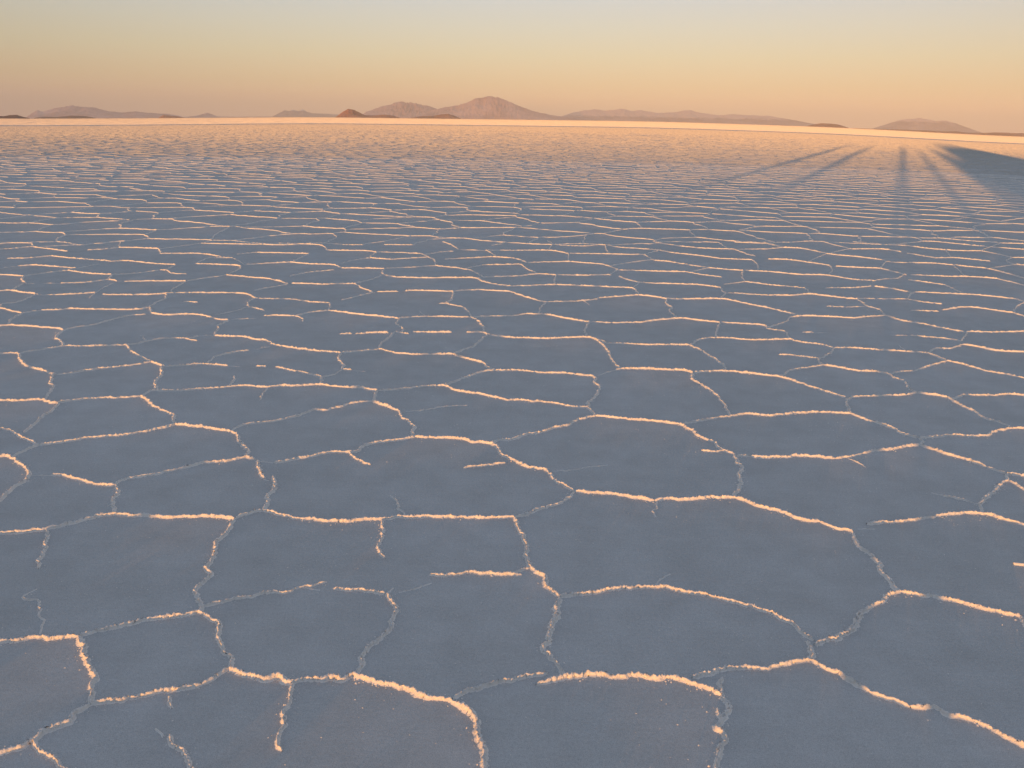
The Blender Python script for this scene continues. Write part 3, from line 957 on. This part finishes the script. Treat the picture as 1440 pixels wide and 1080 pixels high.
def person(side, back, rz, h, jacket, arms, label):
    x, y = at(side, back); t = empty('person', (x, y, 0), rz, label=label, category='person', group='people behind the camera')
    k = h / 1.75
    v = [(0, 0, .95, .14, .10), (0, 0, 1.1, .13, .095), (0, 0.005, 1.28, .155, .105), (0, 0, 1.42, .12, .08), (0, 0.005, 1.5, .055), (0, .015, 1.57, .06), (0, .02, 1.63, .082, .092), (0, .015, 1.70, .062, .075)]
    e = [(0, 1), (1, 2), (2, 3), (3, 4), (4, 5), (5, 6), (6, 7)]
    for s_ in (-1, 1):
        b = len(v); v += [(s_ * .09, 0, .86, .085), (s_ * .10, .01, .5, .058), (s_ * .105, -.01, .27, .05), (s_ * .11, -.01, .09, .036), (s_ * .12, .07, .045, .036), (s_ * .125, .15, .035, .03)]
        e += [(0, b), (b, b + 1), (b + 1, b + 2), (b + 2, b + 3), (b + 3, b + 4), (b + 4, b + 5)]
        if arms == 'raised': el, wr = (s_ * .24, .12, 1.18), (s_ * .09, .27, 1.45)
        elif arms == 'hips' and s_ == 1: el, wr = (.40, -.05, 1.18), (.19, .06, 1.02)
        else: el, wr = (s_ * .25, -.02, 1.13), (s_ * .26, .07, .88)
        b = len(v); v += [(s_ * .185, 0, 1.40, .055), (*el, .042), (*wr, .026)]
        e += [(3, b), (b, b + 1), (b + 1, b + 2)]
        w = np.array(wr); f = w - np.array(el); f = f / np.linalg.norm(f); sd_ = np.cross(f, (0, 1, 0.3)); sd_ /= np.linalg.norm(sd_); dn = np.cross(sd_, f)
        b2 = len(v); p = w + f * .05; v.append((*p, .024, .016)); e.append((b + 2, b2))
        for q, (o_, l_) in enumerate(((-.027, .062), (-.009, .075), (.009, .07), (.027, .055))):
            r = p + f * .035 + sd_ * o_; m_ = r + f * l_ * .5 + dn * .008; n_ = r + f * l_ * .85 + dn * .03
            b3 = len(v); v += [(*r, .0095), (*m_, .0085), (*n_, .007)]; e += [(b2, b3), (b3, b3 + 1), (b3 + 1, b3 + 2)]
        r = w + f * .03 - sd_ * .03 * s_ + dn * .012; n_ = r + f * .04 - sd_ * .014 * s_ + dn * .012; b3 = len(v); v += [(*r, .010), (*n_, .008)]; e += [(b2, b3), (b3, b3 + 1)]
    me = skin_mesh(v, e, 0); me.name = 'body'
    for m_ in (SKIN, jacket, DEN, BOOT): me.materials.append(m_)
    for f_ in me.polygons:
        c = f_.center; f_.use_smooth = True
        hand = abs(c.x) > .05 and any((Vector(c) - Vector(v[i_][:3])).length < .10 for i_ in range(len(v)) if len(v[i_]) > 3 and v[i_][3] <= .0265 and v[i_][2] > .5)
        f_.material_index = 0 if (c.z > 1.50 or hand) else 1 if c.z > .90 else 3 if c.z < .13 else 2
    # face: nose, brow, lips, ears, eyes pressed from small shapes merged in the same mesh
    bm = bmesh.new(); bm.from_mesh(me)
    for (cx, cy, cz, sx, sy, sz, mi) in ((0, .115, 1.625, .012, .018, .022, 0), (.032, .095, 1.645, .012, .008, .007, 3), (-.032, .095, 1.645, .012, .008, .007, 3), (0, .103, 1.585, .022, .008, .006, 0), (.085, .01, 1.625, .008, .018, .03, 0), (-.085, .01, 1.625, .008, .018, .03, 0)):
        r_ = bmesh.ops.create_uvsphere(bm, u_segments=10, v_segments=8, radius=1)
        for q in r_['verts']: q.co = Vector((cx + q.co.x * sx, cy + q.co.y * sy, cz + q.co.z * sz))
        for fc in {f for q in r_['verts'] for f in q.link_faces}: fc.material_index = mi; fc.smooth = True
    bm.to_mesh(me); bm.free(); me.transform(Matrix.Scale(k, 4))
    o = bpy.data.objects.new('body', me); col.objects.link(o); o.parent = t
    bm = bmesh.new(); bmesh.ops.create_uvsphere(bm, u_segments=24, v_segments=16, radius=1)
    for q in list(bm.verts):
        if q.co.z < -0.35 or (q.co.y > 0.45 and q.co.z < 0.45): bm.verts.remove(q)
    for q in bm.verts: q.co = Vector((q.co.x * .098, .0 + q.co.y * .108, 1.665 + q.co.z * .108)) * k
    for f in bm.faces: f.smooth = True
    hm = bpy.data.meshes.new('hair'); bm.to_mesh(hm); bm.free(); hm.materials.append(HAIR)
    o = bpy.data.objects.new('hair', hm); col.objects.link(o); o.parent = t; sl = o.modifiers.new('thick', 'SOLIDIFY'); sl.thickness = .008
    return t
def box_mesh(parts, bev=0.0):
    bm = bmesh.new()
    for (cx, cy, cz, sx, sy, sz) in parts:
        r = bmesh.ops.create_cube(bm, size=1)
        for q in r['verts']: q.co = Vector((cx + q.co.x * sx, cy + q.co.y * sy, cz + q.co.z * sz))
    if bev: bmesh.ops.bevel(bm, geom=bm.edges[:], offset=bev, segments=2, affect='EDGES')
    return bm
def bm_obj(name, bm, mat, parent, label=None, smooth=False):
    me = bpy.data.meshes.new(name); bmesh.ops.recalc_face_normals(bm, faces=bm.faces[:])
    if smooth:
        for f in bm.faces: f.smooth = True
    bm.to_mesh(me); bm.free(); me.materials.append(mat)
    o = bpy.data.objects.new(name, me); col.objects.link(o); o.parent = parent; tag(o, label); return o
J1, J2, J3, J4 = simple('red_jacket', (0.35, 0.04, 0.03), .8), simple('green_jacket', (0.06, 0.12, 0.07), .8), simple('blue_jacket', (0.04, 0.09, 0.25), .8), simple('grey_jacket', (0.2, 0.2, 0.2), .8)
face = -SAZ
ph = person(0.2, 0.45, face, 1.74, J3, 'raised', 'person in a blue jacket holding a camera up to take the picture')
person(-4.98, 2.6, face, 1.72, J1, 'down', 'person in a red jacket standing farthest left of the group')
person(-2.8, 3.1, face, 1.70, J2, 'hips', 'person in a green jacket with one hand on the hip')
person(1.45, 6.0, face + 1.3, 1.60, J4, 'down', 'shorter person in a grey jacket seen side-on between photographer and car')
person(2.72, 3.4, face, 1.76, simple('dark_jacket', (0.03, 0.03, 0.035), .8), 'down', 'person in a black jacket standing next to the car')
def vehicle():
    x, y = at(5.0, 6.5); t = empty('off_road_car', (x, y, 0), face + math.radians(58), label='white off-road car with roof rack parked behind the group', category='car')
    paint = simple('white_paint', (0.6, 0.6, 0.58), 0.35, var=.04, scale=3); dark = simple('black_plastic', (0.02, 0.02, 0.02), .6); rub = simple('tyre_rubber', (0.025, 0.025, 0.025), .9); mt = simple('rim_metal', (.5, .5, .5), .35, 1.0)
    gl = simple('tinted_glass', (0.03, 0.04, 0.045), 0.08, var=0); rd = simple('tail_lamp', (.4, .02, .02), .2); wl = simple('head_lamp_glass', (.7, .7, .68), .1)
    # side profile (y = length, z), extruded across x with tumblehome above the belt line
    prof = [(-2.3, .55), (-2.32, .95), (-2.28, 1.12), (-2.18, 1.80), (-2.05, 1.90), (.55, 1.90), (.72, 1.84), (1.22, 1.22), (2.2, 1.10), (2.34, .98), (2.36, .55)]
    lower = [(1.92, .50), (1.85, .78), (1.62, .92), (1.28, .92), (1.05, .78), (.98, .45), (-.95, .45), (-1.02, .78), (-1.25, .92), (-1.6, .92), (-1.83, .78), (-1.9, .50)]
    P = prof + lower; bm = bmesh.new()
    def hw(z): return .93 if z < 1.15 else .93 - (z - 1.15) * .2
    Lv = [bm.verts.new((-hw(z), y_, z)) for y_, z in P]; Rv = [bm.verts.new((hw(z), y_, z)) for y_, z in P]; n = len(P)
    bm.faces.new(Lv); bm.faces.new(Rv[::-1])
    for i in range(n): bm.faces.new((Lv[i], Rv[i], Rv[(i + 1) % n], Lv[(i + 1) % n]))
    bmesh.ops.recalc_face_normals(bm, faces=bm.faces[:]); bmesh.ops.bevel(bm, geom=[e for e in bm.edges], offset=.03, segments=2, affect='EDGES')
    bm_obj('body', bm, paint, t)
    for s_ in (-1, 1):
        for y0, y1 in ((-2.0, -1.2), (-1.12, -.3), (-.22, .82)):
            bm = bmesh.new(); q = [(y0, 1.24), (y1, 1.24), (y1 if y1 < .5 else .48, 1.72), (y0 + .02, 1.72)]
            a = [bm.verts.new((s_ * (hw(z) + .012), y_, z)) for y_, z in q]; b = [bm.verts.new((s_ * (hw(z) - .01), y_, z)) for y_, z in q]
            bm.faces.new(a); bm.faces.new(b)
            for i in range(4): bm.faces.new((a[i], a[(i + 1) % 4], b[(i + 1) % 4], b[i]))
            bm_obj('window', bm, gl, t)
        for yy in (-.25, -1.1): bm_obj('door_handle', box_mesh([(s_ * .95, yy - .15, 1.06, .03, .14, .03)], .008), dark, t)
        bm_obj('side_mirror', box_mesh([(s_ * 1.04, .78, 1.26, .18, .08, .18)], .03), dark, t)
        bm_obj('head_lamp', box_mesh([(s_ * .68, 2.36, .9, .3, .05, .18)], .02), wl, t)
        bm_obj('tail_lamp', box_mesh([(s_ * .82, -2.31, 1.0, .14, .05, .3)], .02), rd, t)
    bm = bmesh.new(); q = [(-.78, .78, 1.775), (.78, .78, 1.775), (.84, 1.185, 1.29), (-.84, 1.185, 1.29)]
    a = [bm.verts.new((c[0], c[1] + .02, c[2] + .015)) for c in q]; b = [bm.verts.new((c[0], c[1] - .03, c[2] - .02)) for c in q]
    bm.faces.new(a); bm.faces.new(b)
    for i in range(4): bm.faces.new((a[i], a[(i + 1) % 4], b[(i + 1) % 4], b[i]))
    bm_obj('windscreen', bm, gl, t)
    bm_obj('rear_window', box_mesh([(0, -2.245, 1.45, 1.3, .03, .42)], .01), gl, t)
    bm_obj('bumper', box_mesh([(0, 2.42, .62, 1.8, .16, .22)], .04), dark, t); bm_obj('bumper', box_mesh([(0, -2.38, .62, 1.8, .14, .2)], .04), dark, t)
    bm_obj('grille', box_mesh([(0, 2.365, .9 + .05 * i, .95, .03, .025) for i in range(-2, 3)]), dark, t)
    rk = [(s_ * .66, -.75, 2.02, .04, 2.5, .04) for s_ in (-1, 1)] + [(0, -1.95 + .4 * i, 2.0, 1.3, .035, .03) for i in range(7)] + [(s_ * .66, y_, 1.94, .035, .035, .12) for s_ in (-1, 1) for y_ in (-1.9, -.75, .4)]
    bm_obj('roof_rack', box_mesh(rk), dark, t)
    for s_ in (-1, 1):
        for yy in (-1.43, 1.45):
            bm = bmesh.new(); rr = [(.20, -.12), (.34, -.12), (.385, -.09), (.39, 0), (.385, .09), (.34, .12), (.20, .12)]; ns = 36; V = []
            for i in range(ns):
                a_ = 2 * math.pi * i / ns; V.append([bm.verts.new((s_ * .80 + w_, yy + r_ * math.cos(a_), .39 + r_ * math.sin(a_))) for r_, w_ in rr])
            for i in range(ns):
                A, B = V[i], V[(i + 1) % ns]
                for j in range(7): bm.faces.new((A[j], A[(j + 1) % 7], B[(j + 1) % 7], B[j]))
            w = bm_obj('wheel', bm, rub, t, smooth=False)
            bm = bmesh.new(); bmesh.ops.create_cone(bm, cap_ends=True, segments=32, radius1=.20, radius2=.20, depth=.14, matrix=Matrix.Translation((s_ * .80, yy, .39)) @ Matrix.Rotation(math.pi / 2, 4, 'Y'))
            for i in range(5):
                a_ = i * 1.2566; bmesh.ops.create_cube(bm, size=1, matrix=Matrix.Translation((s_ * .88, yy + .1 * math.cos(a_), .39 + .1 * math.sin(a_))) @ Matrix.Rotation(a_, 4, 'X') @ Matrix.Diagonal((.04, .16, .045, 1)))
            bm_obj('rim', bm, mt, w)
vehicle()
def hand_camera():
    x, y = at(0.2, 0.45); t = empty('compact_camera', (x, y, 1.49), face, label='small black compact camera held up by the photographer', category='camera')
    bm_obj('case', box_mesh([(0, .36, 0, .10, .028, .06)], .006), simple('camera_plastic', (.03, .03, .03), .4), t)
    bm = bmesh.new(); bmesh.ops.create_cone(bm, cap_ends=True, segments=24, radius1=.024, radius2=.021, depth=.02, matrix=Matrix.Translation((.01, .382, 0)) @ Matrix.Rotation(-math.pi / 2, 4, 'X'))
    bm_obj('lens', bm, simple('lens_metal', (.3, .3, .3), .3, 1.0), t)
hand_camera()
world = bpy.data.worlds.new('World'); scene.world = world; world.use_nodes = True
nt = world.node_tree; bg = nt.nodes['Background']; L = nt.links
tc = N(nt, 'ShaderNodeTexCoord'); sp = N(nt, 'ShaderNodeSeparateXYZ'); L.new(tc.outputs['Generated'], sp.inputs[0])
SKY = [(0.0, (0.88, 0.56, 0.37)), (0.022, (0.93, 0.64, 0.375)), (0.041, (0.82, 0.65, 0.375)), (0.071, (0.755, 0.705, 0.475)), (0.10, (0.69, 0.71, 0.59)), (0.13, (0.62, 0.69, 0.69)), (0.3, (0.40, 0.46, 0.53)), (0.6, (0.265, 0.325, 0.435)), (1.0, (0.225, 0.305, 0.455))]
rp = ramp(nt, sp.outputs['Z'], SKY)
sky = N(nt, 'ShaderNodeTexSky', sky_type='NISHITA'); sky.sun_disc = False; sky.sun_elevation = math.radians(0.75); sky.sun_rotation = SAZ + math.pi
sky.dust_density = 2.0
MODE = 'ramp'
if MODE == 'nishita':
    L.new(sky.outputs[0], bg.inputs['Color']); bg.inputs['Strength'].default_value = 1.0
else:
    # sky colour is strongest just right of straight ahead, scaled down to both sides
    vm = N(nt, 'ShaderNodeVectorMath', operation='DOT_PRODUCT'); L.new(tc.outputs['Generated'], vm.inputs[0]); vm.inputs[1].default_value = (math.sin(0.12), math.cos(0.12), 0)
    mr = N(nt, 'ShaderNodeMapRange'); L.new(vm.outputs['Value'], mr.inputs[0]); mr.inputs[1].default_value = 0.70; mr.inputs[2].default_value = 1.0; mr.inputs[3].default_value = 0.66; mr.inputs[4].default_value = 1.0; mr.clamp = True
    # only low in the sky
    lo = N(nt, 'ShaderNodeMapRange'); L.new(sp.outputs['Z'], lo.inputs[0]); lo.inputs[1].default_value = 0.15; lo.inputs[2].default_value = 0.5
    mx = N(nt, 'ShaderNodeMix'); L.new(lo.outputs[0], mx.inputs[0]); L.new(mr.outputs[0], mx.inputs[2]); mx.inputs[3].default_value = 1.0
    vs = N(nt, 'ShaderNodeVectorMath', operation='SCALE'); L.new(rp.outputs['Color'], vs.inputs[0]); L.new(mx.outputs[0], vs.inputs['Scale'])
    L.new(vs.outputs['Vector'], bg.inputs['Color']); bg.inputs['Strength'].default_value = 1.0

scene.view_settings.view_transform = 'Standard'; scene.view_settings.look = 'None'
scene.view_settings.exposure = 0; scene.view_settings.gamma = 1
scene.cycles.max_bounces = 6
